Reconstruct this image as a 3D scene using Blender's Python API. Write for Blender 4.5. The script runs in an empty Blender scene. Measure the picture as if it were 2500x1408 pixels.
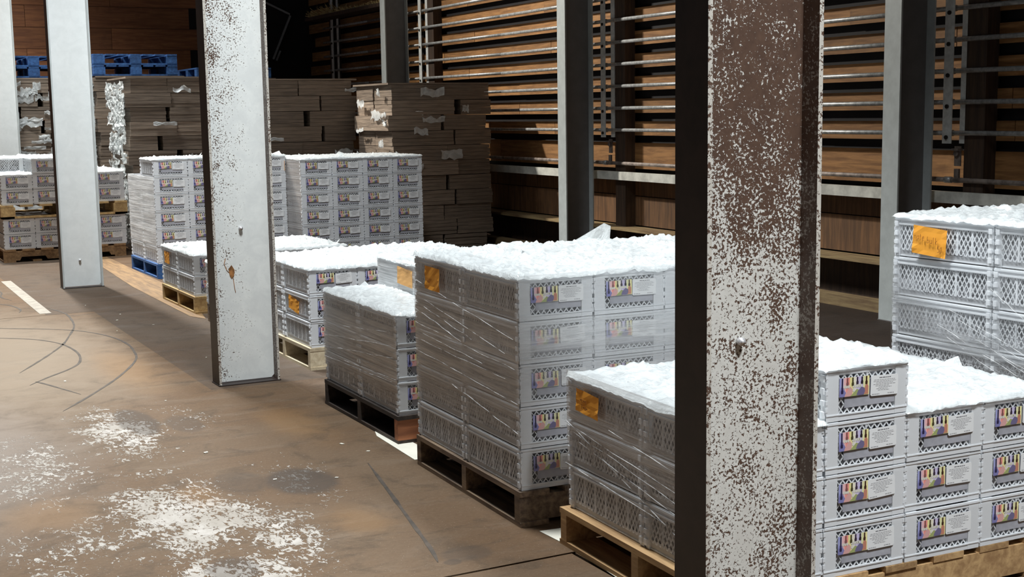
import bpy, math, random
from mathutils import Matrix, Vector, noise

# ------------------------------------------------------------------ camera
scene = bpy.context.scene
COL = scene.collection
F, PITCH, ROLL, H, YAW = 3216.0, .133, .0152, 1.539, .484
def set_camera():
    cp, sp = math.cos(PITCH), math.sin(PITCH)
    fw = Vector((0, cp, -sp)); rt = Vector((1, 0, 0)); dn = Vector((0, -sp, -cp))
    cr, sr = math.cos(ROLL), math.sin(ROLL)
    r2 = cr*rt + sr*dn; d2 = -sr*rt + cr*dn
    cy, sy = math.cos(YAW), math.sin(YAW)
    def b(v): return Vector((v.x*cy + v.y*sy, -v.x*sy + v.y*cy, v.z))
    r2, d2, fw = b(r2), b(d2), b(fw)
    m = Matrix(((r2.x, -d2.x, -fw.x, 0), (r2.y, -d2.y, -fw.y, 0), (r2.z, -d2.z, -fw.z, H), (0, 0, 0, 1)))
    cam = bpy.data.cameras.new('camera'); cam.sensor_width = 36; cam.lens = F*36/2500
    cam.clip_end = 100
    o = bpy.data.objects.new('camera', cam); COL.objects.link(o); o.matrix_world = m
    scene.camera = o
set_camera()

# ------------------------------------------------------------------ light
w = bpy.data.worlds.new('world'); scene.world = w; w.use_nodes = True
w.node_tree.nodes['Background'].inputs[0].default_value = (.85, .92, 1, 1)
w.node_tree.nodes['Background'].inputs[1].default_value = .035
scene.view_settings.view_transform = 'Standard'
scene.view_settings.look = 'None'
scene.view_settings.gamma = 1
scene.view_settings.use_curve_mapping = False
scene.view_settings.exposure = 0.28

def lamp(name, kind, loc, energy, col, radius, cone=None, blend=.4, target=None):
    l = bpy.data.lights.new(name, kind); l.energy = energy; l.color = col
    l.shadow_soft_size = radius
    if kind == 'SPOT':
        l.spot_size = math.radians(cone); l.spot_blend = blend
    o = bpy.data.objects.new(name, l); COL.objects.link(o); o.location = loc
    if target:
        o.rotation_euler = (Vector(target)-Vector(loc)).to_track_quat('-Z', 'Y').to_euler()
    return o
# a high bay lamp at the far end of the column line, and a row of unseen bay fill lamps over the aisle
lamp('high_bay_lamp', 'SPOT', (2.08, 16.6, 6.6), 3000, (1, .95, .86), .14, 140, .9, (3.4, 9.0, 0))
for (x, y, e) in ((2.3, -4.9, 1800), (2.3, .0, 1900), (2.0, 5.0, 1600), (1.9, 9.9, 1600), (1.8, 14.8, 1000), (1.3, 18.7, 1000)):  # end ones added to brighten the crate fronts and the end wall
    lamp('bay_fill_lamp', 'SPOT', (x, y, 6.0), e, (.93, .98, 1), .45, 106, .85)

# ------------------------------------------------------------------ helpers
R = random.Random(7)
class MB:
    def __init__(s): s.v = []; s.f = []; s.m = []; s.c = []
    def quad(s, a, b, c, d, m=0, col=None):
        n = len(s.v); s.v += [a, b, c, d]; s.f.append((n, n+1, n+2, n+3)); s.m.append(m); s.c.append(col)
    def poly(s, pts, m=0, col=None):
        n = len(s.v); s.v += list(pts); s.f.append(tuple(range(n, n+len(pts)))); s.m.append(m); s.c.append(col)
    def box(s, x0, y0, z0, x1, y1, z1, m=0, col=None):
        n = len(s.v)
        s.v += [(x0,y0,z0),(x1,y0,z0),(x1,y1,z0),(x0,y1,z0),(x0,y0,z1),(x1,y0,z1),(x1,y1,z1),(x0,y1,z1)]
        for q in ((0,3,2,1),(4,5,6,7),(0,1,5,4),(1,2,6,5),(2,3,7,6),(3,0,4,7)):
            s.f.append(tuple(n+i for i in q)); s.m.append(m); s.c.append(col)
    def prism(s, pts, p, q, m=0, axis='y'):
        """extrude 2-D outline pts between p and q along axis ('x': pts are (y,z), 'y': (x,z), 'z': (x,y))"""
        n = len(s.v); k = len(pts)
        for t in (p, q):
            for a, b in pts:
                s.v.append((t, a, b) if axis == 'x' else (a, t, b) if axis == 'y' else (a, b, t))
        s.f.append(tuple(n+i for i in range(k))); s.f.append(tuple(n+k+i for i in reversed(range(k))))
        s.m += [m, m]; s.c += [None, None]
        for i in range(k):
            j = (i+1) % k
            s.f.append((n+i, n+k+i, n+k+j, n+j)); s.m.append(m); s.c.append(None)
    def tube(s, a, b, r, seg=12, m=0):
        a, b = Vector(a), Vector(b); d = (b-a).normalized()
        e = d.orthogonal().normalized(); g = d.cross(e); n = len(s.v)
        for p in (a, b):
            for i in range(seg):
                t = 2*math.pi*i/seg; s.v.append(tuple(p + r*(math.cos(t)*e + math.sin(t)*g)))
        for i in range(seg):
            j = (i+1) % seg
            s.f.append((n+i, n+j, n+seg+j, n+seg+i)); s.m.append(m); s.c.append(None)
        s.f.append(tuple(n+i for i in reversed(range(seg)))); s.f.append(tuple(n+seg+i for i in range(seg)))
        s.m += [m, m]; s.c += [None, None]
    def mesh(s, name, mats, smooth=False, uv=None):
        me = bpy.data.meshes.new(name); me.from_pydata(s.v, [], s.f)
        for m in (mats if isinstance(mats, (list, tuple)) else [mats]): me.materials.append(m)
        me.polygons.foreach_set('material_index', s.m)
        if smooth: me.polygons.foreach_set('use_smooth', [True]*len(s.f))
        if any(c is not None for c in s.c):
            at = me.color_attributes.new('ink', 'FLOAT_COLOR', 'CORNER'); i = 0
            for f, c in zip(s.f, s.c):
                c = c or (1, 1, 1)
                for _ in f: at.data[i].color = (*c, 1); i += 1
        me.update()
        return me
def obj(name, me, parent=None, loc=(0,0,0), rot=(0,0,0)):
    o = bpy.data.objects.new(name, me); COL.objects.link(o)
    o.location = loc; o.rotation_euler = rot
    if parent: o.parent = parent
    return o
def tag(o, label=None, cat=None, group=None, kind=None):
    if label: o['label'] = label
    if cat: o['category'] = cat
    if group: o['group'] = group
    if kind: o['kind'] = kind
    return o
def empty(name, loc, rz=0, sc=1):
    o = bpy.data.objects.new(name, None); COL.objects.link(o)
    o.location = loc; o.rotation_euler = (0, 0, rz); o.scale = (sc,)*3; o.empty_display_size = .1
    return o

# ------------------------------------------------------------------ materials
class G:
    def __init__(s, name):
        s.mat = bpy.data.materials.new(name); s.mat.use_nodes = True
        s.t = s.mat.node_tree; s.t.nodes.clear()
        s.out = s.t.nodes.new('ShaderNodeOutputMaterial')
    def n(s, typ, ins=None, **props):
        nd = s.t.nodes.new('ShaderNode'+typ)
        for k, v in props.items(): setattr(nd, k, v)
        for k, v in (ins or {}).items(): s.put(nd.inputs[k], v)
        return nd
    def put(s, sock, v):
        if isinstance(v, bpy.types.NodeSocket): s.t.links.new(v, sock)
        elif isinstance(v, (tuple, list)) and sock.type == 'RGBA' and len(v) == 3: sock.default_value = (*v, 1)
        else: sock.default_value = v
    def m(s, op, a, b=0.0, c=None, clamp=False):
        nd = s.n('Math', {0: a, 1: b}, operation=op, use_clamp=clamp)
        if c is not None: s.put(nd.inputs[2], c)
        return nd.outputs[0]
    def mix(s, f, a, b):
        nd = s.n('Mix', data_type='RGBA'); s.put(nd.inputs[0], f); s.put(nd.inputs[6], a); s.put(nd.inputs[7], b)
        return nd.outputs[2]
    def ramp(s, v, lo, hi):
        nd = s.n('MapRange', {0: v, 1: lo, 2: hi, 3: 0., 4: 1.}, interpolation_type='SMOOTHSTEP')
        return nd.outputs[0]
    def noise(s, vec, scale, detail=4, rough=.6, dist=0):
        nd = s.n('TexNoise', {'Scale': scale, 'Detail': detail, 'Roughness': rough, 'Distortion': dist})
        if vec is not None: s.put(nd.inputs['Vector'], vec)
        return nd.outputs[0]
    def map(s, vec, scale=(1,1,1), rot=(0,0,0), loc=(0,0,0)):
        return s.n('Mapping', {0: vec, 1: loc, 2: rot, 3: scale}).outputs[0]
    def pos(s): return s.n('NewGeometry').outputs['Position']
    def local(s): return s.n('TexCoord').outputs['Object']
    def rnd(s): return s.n('ObjectInfo').outputs['Random']
    def bump(s, h, strength=.3, dist=.01):
        return s.n('Bump', {'Height': h, 'Strength': strength, 'Distance': dist}).outputs[0]
    def pbr(s, col, rough=.6, metal=0, normal=None, **kw):
        p = s.n('BsdfPrincipled', {'Base Color': col, 'Roughness': rough, 'Metallic': metal, **kw})
        if normal is not None: s.put(p.inputs['Normal'], normal)
        return p.outputs[0]
    def done(s, sh): s.t.links.new(sh, s.out.inputs[0]); return s.mat

def plain(name, col, rough=.6, metal=0, var=.15, scale=20):
    g = G(name); p = g.local()
    f = g.noise(p, scale, 4)
    c = g.mix(g.ramp(f, .3, .7), tuple(x*(1-var) for x in col), tuple(min(1, x*(1+var)) for x in col))
    return g.done(g.pbr(c, rough, metal))

def wood(name, col, dark, axis=1, rough=.75):
    """grain stretched along one local axis, each piece slightly different"""
    g = G(name); p = g.local()
    off = g.m('MULTIPLY', g.rnd(), 37.0)
    sc = [14, 14, 14]; sc[axis] = 1.1
    v = g.n('VectorMath', {0: g.map(p, tuple(sc)), 1: g.n('CombineXYZ', {0: off, 1: off, 2: off}).outputs[0]}, operation='ADD').outputs[0]
    gr = g.noise(v, 2.2, 5, .65, .4)
    c = g.mix(g.ramp(gr, .3, .72), dark, col)
    blot = g.noise(g.n('VectorMath', {0: p, 1: g.n('CombineXYZ', {0: off}).outputs[0]}, operation='ADD').outputs[0], 5, 3)
    c = g.mix(g.m('MULTIPLY', g.ramp(blot, .52, .75), .55), c, dark)
    hs = g.n('HueSaturation', {'Value': g.m('ADD', .8, g.m('MULTIPLY', g.rnd(), .4)), 'Color': c}).outputs[0]
    return g.done(g.pbr(hs, rough, normal=g.bump(gr, .25, .004)))

def crate_plastic(name, col, trans, rough=.35):
    g = G(name)
    a = g.pbr(col, rough, normal=g.bump(g.noise(g.local(), 90, 2), .06, .002))
    b = g.n('BsdfTranslucent', {0: col}).outputs[0]
    return g.done(g.n('MixShader', {0: trans, 1: a, 2: b}).outputs[0])

M = {}
M['crate'] = crate_plastic('crate_plastic', (.9, .92, .945), .3)
M['crate_band'] = crate_plastic('crate_band_plastic', (.6, .61, .63), .3)  # darker grey puts the recessed skirt's shade into its colour
def contents_mat():
    g = G('crate_contents'); p = g.n('VectorMath', {0: g.local(), 1: g.n('CombineXYZ', {0: g.m('MULTIPLY', g.rnd(), 20.)}).outputs[0]}, operation='ADD').outputs[0]
    a = g.noise(g.map(p, (1, 1, .55)), 42, 3, .7, 1.5)
    c = g.mix(g.ramp(a, .42, .62), (.07, .068, .075), (.55, .55, .58))
    return g.done(g.pbr(c, .35))
M['contents'] = contents_mat()
def card_mat():
    g = G('grey_insert_card'); p = g.local()
    c = g.mix(g.ramp(g.noise(p, 9, 3), .3, .7), (.29, .295, .335), (.4, .405, .45))
    return g.done(g.pbr(c, .3, normal=g.bump(g.noise(p, 14, 3), .25, .01)))
M['card'] = card_mat()
def ink_mat(name, rough):
    g = G(name); a = g.n('VertexColor', layer_name='ink').outputs[0]
    return g.done(g.pbr(a, rough))
M['print'] = ink_mat('printed_picture', .3)
M['paper'] = ink_mat('printed_paper', .55)
M['note'] = ink_mat('orange_note_paper', .7)

def film_mat(name, tint, streak_rot, rough=.3, gloss=.35, str_scale=(1.4, 60, 1), thru=.35):
    """stretch film: opacity grows with the number of layers (attribute) and with stretch streaks"""
    g = G(name)
    uv = g.n('UVMap', uv_map='film').outputs[0]
    lay = g.n('Attribute', attribute_name='layers').outputs['Fac']
    s1 = g.noise(g.map(uv, str_scale, (0, 0, streak_rot)), 1.0, 4, .7)
    s2 = g.noise(g.map(uv, (2.5, 95, 1), (0, 0, streak_rot*.35)), 1.0, 3, .7)
    s3 = g.noise(uv, 2.2, 2)
    st = g.m('ADD', g.m('MULTIPLY', g.ramp(s1, .35, .7), .75), g.m('MULTIPLY', g.ramp(s2, .4, .72), .5))
    al = g.m('MULTIPLY', lay, g.m('ADD', g.m('MULTIPLY', st, .75), g.m('ADD', .22, g.m('MULTIPLY', s3, .55))), clamp=True)
    al = g.m('MINIMUM', al, .93)
    bn = g.bump(g.m('ADD', s1, g.m('MULTIPLY', s2, .6)), .55, .006)
    d = g.n('BsdfDiffuse', {0: tint, 'Normal': bn}).outputs[0]
    tr = g.n('BsdfTranslucent', {0: tint, 'Normal': bn}).outputs[0]
    gl = g.n('BsdfGlossy', {0: (.95, .97, 1, 1), 'Roughness': rough, 'Normal': bn}).outputs[0]
    dt = g.n('MixShader', {0: thru, 1: d, 2: tr}).outputs[0]
    body = g.n('MixShader', {0: gloss, 1: dt, 2: gl}).outputs[0]
    clear = g.n('BsdfTransparent').outputs[0]
    return g.done(g.n('MixShader', {0: al, 1: clear, 2: body}).outputs[0])
M['film'] = film_mat('stretch_film', (.42, .365, .325), .36, .28, .3, (.9, 34, 1))  # dark brown tint carries the floor's reflection on the left sides
M['film_pale'] = film_mat('stretch_film_pale', (.9, .91, .92), .1, .3, .1, (1.0, 30, 1), .15)
M['film_steep'] = film_mat('stretch_film_steep', (.8, .81, .82), .62, .16, .5, (1.2, 45, 1))
def cover_mat():
    g = G('crumpled_plastic'); p = g.pos()
    a = g.noise(g.map(p, (1, 1, 1)), 8, 4, .55, 1.6); b = g.noise(p, 30, 2, .5, 1.0)
    bn = g.bump(g.m('ADD', a, g.m('MULTIPLY', b, .22)), .5, .03)
    d = g.pbr((.78, .81, .81), .22, normal=bn)
    t = g.n('BsdfTranslucent', {0: (.86, .9, .92, 1), 'Normal': bn}).outputs[0]
    m1 = g.n('MixShader', {0: .3, 1: d, 2: t}).outputs[0]
    c = g.n('BsdfTransparent').outputs[0]
    return g.done(g.n('MixShader', {0: g.m('ADD', .72, g.m('MULTIPLY', g.ramp(a, .35, .65), .26)), 1: c, 2: m1}).outputs[0])
M['cover'] = cover_mat()
def fold_mat():
    g = G('bunched_film')
    d = g.pbr((.6, .6, .6), .2)
    k = g.m('MULTIPLY', g.ramp(g.noise(g.pos(), 14, 3), .35, .65), .75)
    return g.done(g.n('MixShader', {0: k, 1: g.n('BsdfTransparent').outputs[0], 2: d}).outputs[0])
M['fold'] = fold_mat()
M['tan'] = wood('pallet_wood_tan', (.56, .36, .17), (.30, .17, .075))
M['pale'] = wood('pallet_wood_cream', (.74, .64, .46), (.5, .4, .26))
M['yellow'] = wood('pallet_wood_yellow', (.62, .44, .2), (.38, .24, .1))
M['weather'] = wood('pallet_wood_weathered', (.3, .21, .13), (.09, .06, .045))
M['black'] = wood('pallet_wood_blackened', (.075, .055, .045), (.02, .016, .014))
M['brown'] = wood('pallet_wood_brown', (.4, .23, .1), (.2, .11, .05))
M['red'] = wood('pallet_wood_reddish', (.42, .16, .07), (.2, .07, .03), 0)
M['blue'] = wood('pallet_wood_blue_paint', (.045, .145, .38), (.02, .065, .19))
M['board'] = wood('floor_plywood', (.26, .155, .065), (.13, .075, .035))
M['white_board'] = plain('white_slip_sheet', (.75, .72, .62), .7, 0, .08, 6)
M['grey_paint'] = plain('grey_paint', (.48, .52, .52), .5, 0, .08, 9)
M['pipe'] = plain('galvanised_pipe', (.42, .43, .43), .42, .35, .3, 30)
M['rusty_pipe'] = plain('rusty_pipe', (.3, .25, .22), .6, .2, .45, 14)
M['hanger'] = plain('white_flat_bar', (.72, .74, .72), .5, 0, .15, 20)
M['rail'] = plain('white_painted_rail', (.66, .66, .6), .5, 0, .22, 8)
M['bolt'] = plain('dark_bolt', (.05, .045, .04), .5, .6)
M['zinc'] = plain('bright_stud', (.75, .74, .76), .3, .5)
M['plank'] = wood('wall_plank', (.43, .215, .075), (.2, .092, .03), 1)
M['panel'] = wood('wall_panel', (.2, .1, .042), (.09, .046, .022), 2)
M['post'] = wood('dark_post', (.085, .05, .03), (.04, .024, .016), 2)
M['base'] = wood('sill_beam', (.34, .25, .12), (.16, .1, .05), 1)
M['endplank'] = wood('end_wall_plank', (.34, .135, .052), (.19, .07, .03), 0)
M['darkpanel'] = plain('dark_panel', (.007, .005, .006), .8, 0, .4, 3)
M['straw'] = plain('straw', (.5, .38, .17), .8, 0, .3, 40)
M['frame_metal'] = plain('dull_metal_frame', (.32, .32, .33), .5, .3)
def cardboard():
    g = G('cardboard'); p = g.local()
    v = g.n('VectorMath', {0: g.map(p, (2.2, 2.2, 40)), 1: g.n('CombineXYZ', {0: g.m('MULTIPLY', g.rnd(), 50.)}).outputs[0]}, operation='ADD').outputs[0]
    a = g.noise(v, 1.6, 4, .65)
    c = g.mix(g.ramp(a, .3, .7), (.15, .115, .088), (.29, .225, .17))
    c = g.n('HueSaturation', {'Value': g.m('ADD', .75, g.m('MULTIPLY', g.rnd(), .5)), 'Color': c}).outputs[0]
    return g.done(g.pbr(c, .55, normal=g.bump(a, .4, .01)))
M['cardboard'] = cardboard()

def concrete(name, tone, flakes):
    g = G(name); p = g.pos(); sp = g.n('SeparateXYZ', {0: p}); X, Y = sp.outputs[0], sp.outputs[1]
    n1 = g.noise(p, .9, 5, .6, .6); n2 = g.noise(p, 5, 5, .65, .5); n3 = g.noise(p, 60, 4, .7)
    ns = g.noise(g.map(p, (1.0, 3.2, 1), (0, 0, .5)), 1.6, 4, .6, .7)
    c = g.mix(g.ramp(n1, .3, .7), tuple(t*x for t, x in zip(tone, (.92, .8, .68))), tone)
    c = g.mix(g.m('MULTIPLY', g.ramp(ns, .5, .75), .55), c, tuple(x*y for x, y in zip(tone, (1.35, 1.5, 1.75))))
    c = g.mix(g.m('MULTIPLY', g.ramp(n2, .5, .68), .6), c, tuple(x*.5 for x in tone))
    sw = g.noise(g.map(p, (1.2, 7, 1), (0, 0, -.12)), 2.4, 5, .7, .8)
    c = g.mix(g.m('MULTIPLY', g.ramp(sw, .54, .7), .5), c, tuple(x*.45 for x in tone))
    c = g.mix(g.m('MULTIPLY', g.ramp(n3, .35, .8), .3), c, tuple(min(1, x*1.6) for x in tone))
    peb = g.noise(p, 160, 2, .5)
    c = g.mix(g.m('MULTIPLY', g.ramp(peb, .68, .74), .6), c, tuple(min(1, x*y) for x, y in zip(tone, (3, 3.8, 5))))
    hgt = g.m('MULTIPLY', n3, .5)
    if flakes:
        def blob(cx, cy, rx, ry, wob=.5):
            dx = g.m('DIVIDE', g.m('SUBTRACT', X, cx), rx); dy = g.m('DIVIDE', g.m('SUBTRACT', Y, cy), ry)
            d = g.m('SQRT', g.m('ADD', g.m('MULTIPLY', dx, dx), g.m('MULTIPLY', dy, dy)))
            return g.m('ADD', d, g.m('MULTIPLY', g.m('SUBTRACT', n2, .5), wob))
        # paler area farther down the aisle
        pale = g.ramp(blob(.9, 9.2, 1.0, 2.6), 1.15, .3)
        c = g.mix(g.m('MULTIPLY', pale, .55), c, (.3, .245, .185))
        grey = g.ramp(blob(.35, 6.4, .75, 1.6), 1.2, .3)
        c = g.mix(g.m('MULTIPLY', grey, .6), c, (.25, .215, .19))
        # flaking white paint
        zone = None
        for (cx, cy, rx, ry, k) in ((1.16, 5.0, .36, .75, 1.0), (1.24, 6.55, .24, .75, .95), (1.15, 4.15, .34, .55, 1.0), (.75, 6.0, .42, .9, .72), (.7, 4.8, .4, .6, .62), (1.42, 4.6, .22, .6, .9), (1.72, 5.3, .24, .55, .6), (1.6, 6.7, .2, .5, .6)):
            z1 = g.m('MULTIPLY', g.ramp(blob(cx, cy, rx, ry, 1.3), 1.6, .1), k)
            zone = z1 if zone is None else g.m('MAXIMUM', zone, z1)
        fk = g.noise(g.map(p, (1.9, 1, 1), (0, 0, .48)), 27, 5, .7, .9)
        fk = g.m('ADD', g.m('MULTIPLY', fk, 1.0), g.m('MULTIPLY', g.noise(p, 5.5, 4, .65), .55))
        th = g.m('SUBTRACT', 1.07, g.m('MULTIPLY', zone, .36))
        fl = g.ramp(g.m('SUBTRACT', fk, th), -.008, .012)
        rim = g.m('SUBTRACT', g.ramp(g.m('SUBTRACT', fk, th), -.05, -.004), fl)
        c = g.mix(g.m('MULTIPLY', rim, .5), c, tuple(x*.42 for x in tone))
        c = g.mix(fl, c, g.mix(g.ramp(n2, .35, .65), (.3, .27, .235), (.43, .4, .37)))
        hgt = g.m('ADD', hgt, g.m('MULTIPLY', fl, 1.2))
        # oil stains
        for (cx, cy, rx, ry, k) in ((1.73, 5.24, .155, .23, .72), (1.36, 6.72, .10, .34, .6), (1.56, 6.55, .09, .22, .4), (1.50, 5.35, .12, .2, .35), (1.17, 4.3, .1, .14, .5), (1.85, 3.99, .035, .03, .5), (1.93, 4.05, .1, .09, .4)):
            st = g.ramp(blob(cx, cy, rx, ry, .7), 1.1, .75)
            c = g.mix(g.m('MULTIPLY', st, k), c, (.05, .039, .032))
        for (cx, cy, rx, ry) in ((1.30, 5.25, .1, .22), (2.05, 6.3, .16, .5), (.7, 5.3, .25, .3), (1.75, 4.6, .14, .25), (1.62, 8.2, .2, .9)):
            st = g.ramp(blob(cx, cy, rx, ry, .9), 1.2, .2)
            c = g.mix(g.m('MULTIPLY', st, .35), c, (.24, .13, .05))
    return g.done(g.pbr(c, .8, normal=g.bump(hgt, .6, .005), **{'Specular IOR Level': .22}))
M['concrete'] = concrete('worn_concrete', (.118, .079, .049), True)
M['concrete2'] = concrete('brown_concrete', (.1, .065, .04), False)
M['asphalt'] = concrete('dark_rough_concrete', (.085, .062, .045), False)
M['shade_floor'] = concrete('shade_darkened_concrete', (.03, .021, .016), False)  # floor towards the plank wall, shadow put into its colour
M['underfloor'] = plain('joint_dirt', (.012, .01, .009), .9)
M['skid'] = plain('tyre_rubber_mark', (.05, .037, .027), .8, 0, .4, 12)
M['pale_strip'] = plain('pale_painted_strip', (.27, .24, .2), .7, 0, .2, 14)

def painted_steel(name, cols, centre_x, top, drip=False):
    """flaking off-white paint over rust; `top` = (amount at z=2.2, amount at z=0)"""
    g = G(name); p = g.pos(); sp = g.n('SeparateXYZ', {0: p}); Z = sp.outputs[2]; X = sp.outputs[0]
    f1 = g.noise(p, 115, 3, .65, .3); f2 = g.noise(p, 11, 5, .65, .5); f3 = g.noise(g.map(p, (1, 1, .3)), 50, 3, .6)
    hz = g.n('MapRange', {0: Z, 1: top[3], 2: top[4], 3: top[1], 4: top[0]}).outputs[0]
    lf = g.m('MULTIPLY', g.m('SUBTRACT', X, centre_x), top[2])
    amt = g.m('ADD', hz, lf)
    v = g.m('ADD', g.m('ADD', g.m('MULTIPLY', f1, .75), g.m('MULTIPLY', f2, .36)), g.m('MULTIPLY', f3, .12))
    ru = g.ramp(g.m('ADD', v, amt), 1.0, 1.035)
    rust = g.mix(g.noise(p, 40, 3), (.055, .03, .022), (.13, .075, .05))
    paint = g.mix(g.ramp(f2, .3, .7), cols[0], cols[1])
    c = g.mix(ru, paint, rust)
    return g.done(g.pbr(c, .5, normal=g.bump(g.m('MULTIPLY', ru, -1.0), .5, .002)))
M['web_big'] = painted_steel('flaking_white_paint', ((.60, .58, .54), (.72, .71, .67)), 2.14, (.49, .36, .1, 1.05, 1.5))
M['web_mid'] = painted_steel('speckled_white_paint', ((.70, .72, .71), (.80, .82, .80)), 2.14, (.345, .27, -.45, .9, 2.2))
M['web_far'] = painted_steel('clean_white_paint', ((.70, .73, .73), (.76, .79, .79)), 2.14, (.16, .16, 0, 0, 1))
M['flange'] = painted_steel('rusty_flange', ((.014, .009, .008), (.03, .019, .016)), 2.14, (0, 0, 0, 0, 1))
M['flange_speck'] = painted_steel('rusty_flange_with_flecks', ((.3, .27, .24), (.36, .33, .3)), 2.14, (.47, .47, 0, 0, 1))
M['flange_edge'] = painted_steel('worn_flange_edge', ((.5, .47, .42), (.6, .57, .52)), 2.14, (.36, .36, 0, 0, 1))
M['rust_drip'] = plain('rust_drip', (.3, .13, .04), .8, 0, .5, 40)
M['web_back'] = plain('shaded_grey_web', (.17, .165, .165), .6, 0, .08, 8)  # same grey paint as the flanges, darkened in colour for the unlit side

# ------------------------------------------------------------------ floor
def add_floor():
    b = MB(); b.box(-6, -3, -.12, 7.5, 21.2, -.03)
    fl = tag(obj('floor', b.mesh('floor', M['underfloor'])), 'brown worn concrete warehouse floor', kind='structure')
    g = .007
    slabs = (('concrete', -6, -3, 2.25, 3.866-g), ('concrete2', 2.25+2*g, -3, 7.5, 3.866-g),
             ('concrete', -6, 3.866+g, 1.9, 10.86-g), ('concrete', 1.9, 3.866+g, 2.36, 7.3),
             ('concrete2', 2.36, 3.866+g, 3.55, 7.3), ('asphalt', 1.9, 7.3, 2.75, 21.2), ('concrete2', 2.75, 7.3, 3.55, 21.2), ('shade_floor', 3.55, 3.866+g, 7.5, 21.2),
             ('concrete', -6, 10.86+g, 1.535, 21.2), ('asphalt', 1.535, 10.86, 1.9, 21.2))
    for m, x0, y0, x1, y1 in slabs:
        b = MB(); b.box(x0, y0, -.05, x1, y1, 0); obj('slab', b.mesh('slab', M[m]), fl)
    b = MB(); b.box(1.5, 10.95, 0, 1.59, 13.4, .002); obj('painted_strip', b.mesh('painted_strip', M['pale_strip']), fl)
    arcs = [[(1.0,10.45),(1.18,10.32),(1.39,10.16),(1.6,9.94),(1.72,9.69),(1.79,9.4),(1.81,9.1),(1.79,8.84),(1.75,8.57),(1.66,8.3),(1.5,7.94),(1.34,7.64),(1.22,7.43),(1.05,7.15)],
            [(1.6,11.3),(1.67,10.96),(1.68,10.67),(1.63,10.16),(1.52,9.71),(1.42,9.36),(1.28,9.01),(1.15,8.72),(1.0,8.4)],
            [(1.0,9.95),(1.22,9.76),(1.34,9.59),(1.42,9.36),(1.45,9.07),(1.44,8.82),(1.39,8.57),(1.29,8.38),(1.15,8.2),(1.0,7.98)],
            [(1.06,8.1),(1.1,8.0),(1.16,7.81),(1.24,7.55)],
            [(2.08,5.36),(1.99,4.9),(1.91,4.5),(1.84,4.15),(1.8,4.0)],
            [(1.25,11.8),(1.36,11.6),(1.4,11.3),(1.36,11.1)], [(1.3,13.2),(1.4,12.6),(1.36,12.2),(1.42,11.9)]]
    for n, a in enumerate(arcs):
        pts = []
        for i in range(len(a)-1):
            p0 = a[max(i-1, 0)]; p1 = a[i]; p2 = a[i+1]; p3 = a[min(i+2, len(a)-1)]
            for k in range(6):
                t = k/6
                pts.append(tuple(.5*((2*p1[q]) + (-p0[q]+p2[q])*t + (2*p0[q]-5*p1[q]+4*p2[q]-p3[q])*t*t + (-p0[q]+3*p1[q]-3*p2[q]+p3[q])*t**3) for q in (0, 1)))
        b = MB(); L = []
        for i, p in enumerate(pts):
            q = pts[min(i+1, len(pts)-1)]; o = pts[max(i-1, 0)]
            d = Vector((q[0]-o[0], q[1]-o[1])).normalized(); nn = Vector((-d.y, d.x))
            wd = (.008 + .004*noise.noise((p[0]*9, p[1]*9, n))) * min(1, i/5+.2, (len(pts)-1-i)/5+.2)
            L.append(((p[0]+nn.x*wd, p[1]+nn.y*wd, .0012), (p[0]-nn.x*wd, p[1]-nn.y*wd, .0012)))
        for i in range(len(L)-1): b.quad(L[i][0], L[i][1], L[i+1][1], L[i+1][0])
        obj('tyre_mark', b.mesh('tyre_mark', M['skid']), fl)
    return fl
FLOOR = add_floor()

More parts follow.
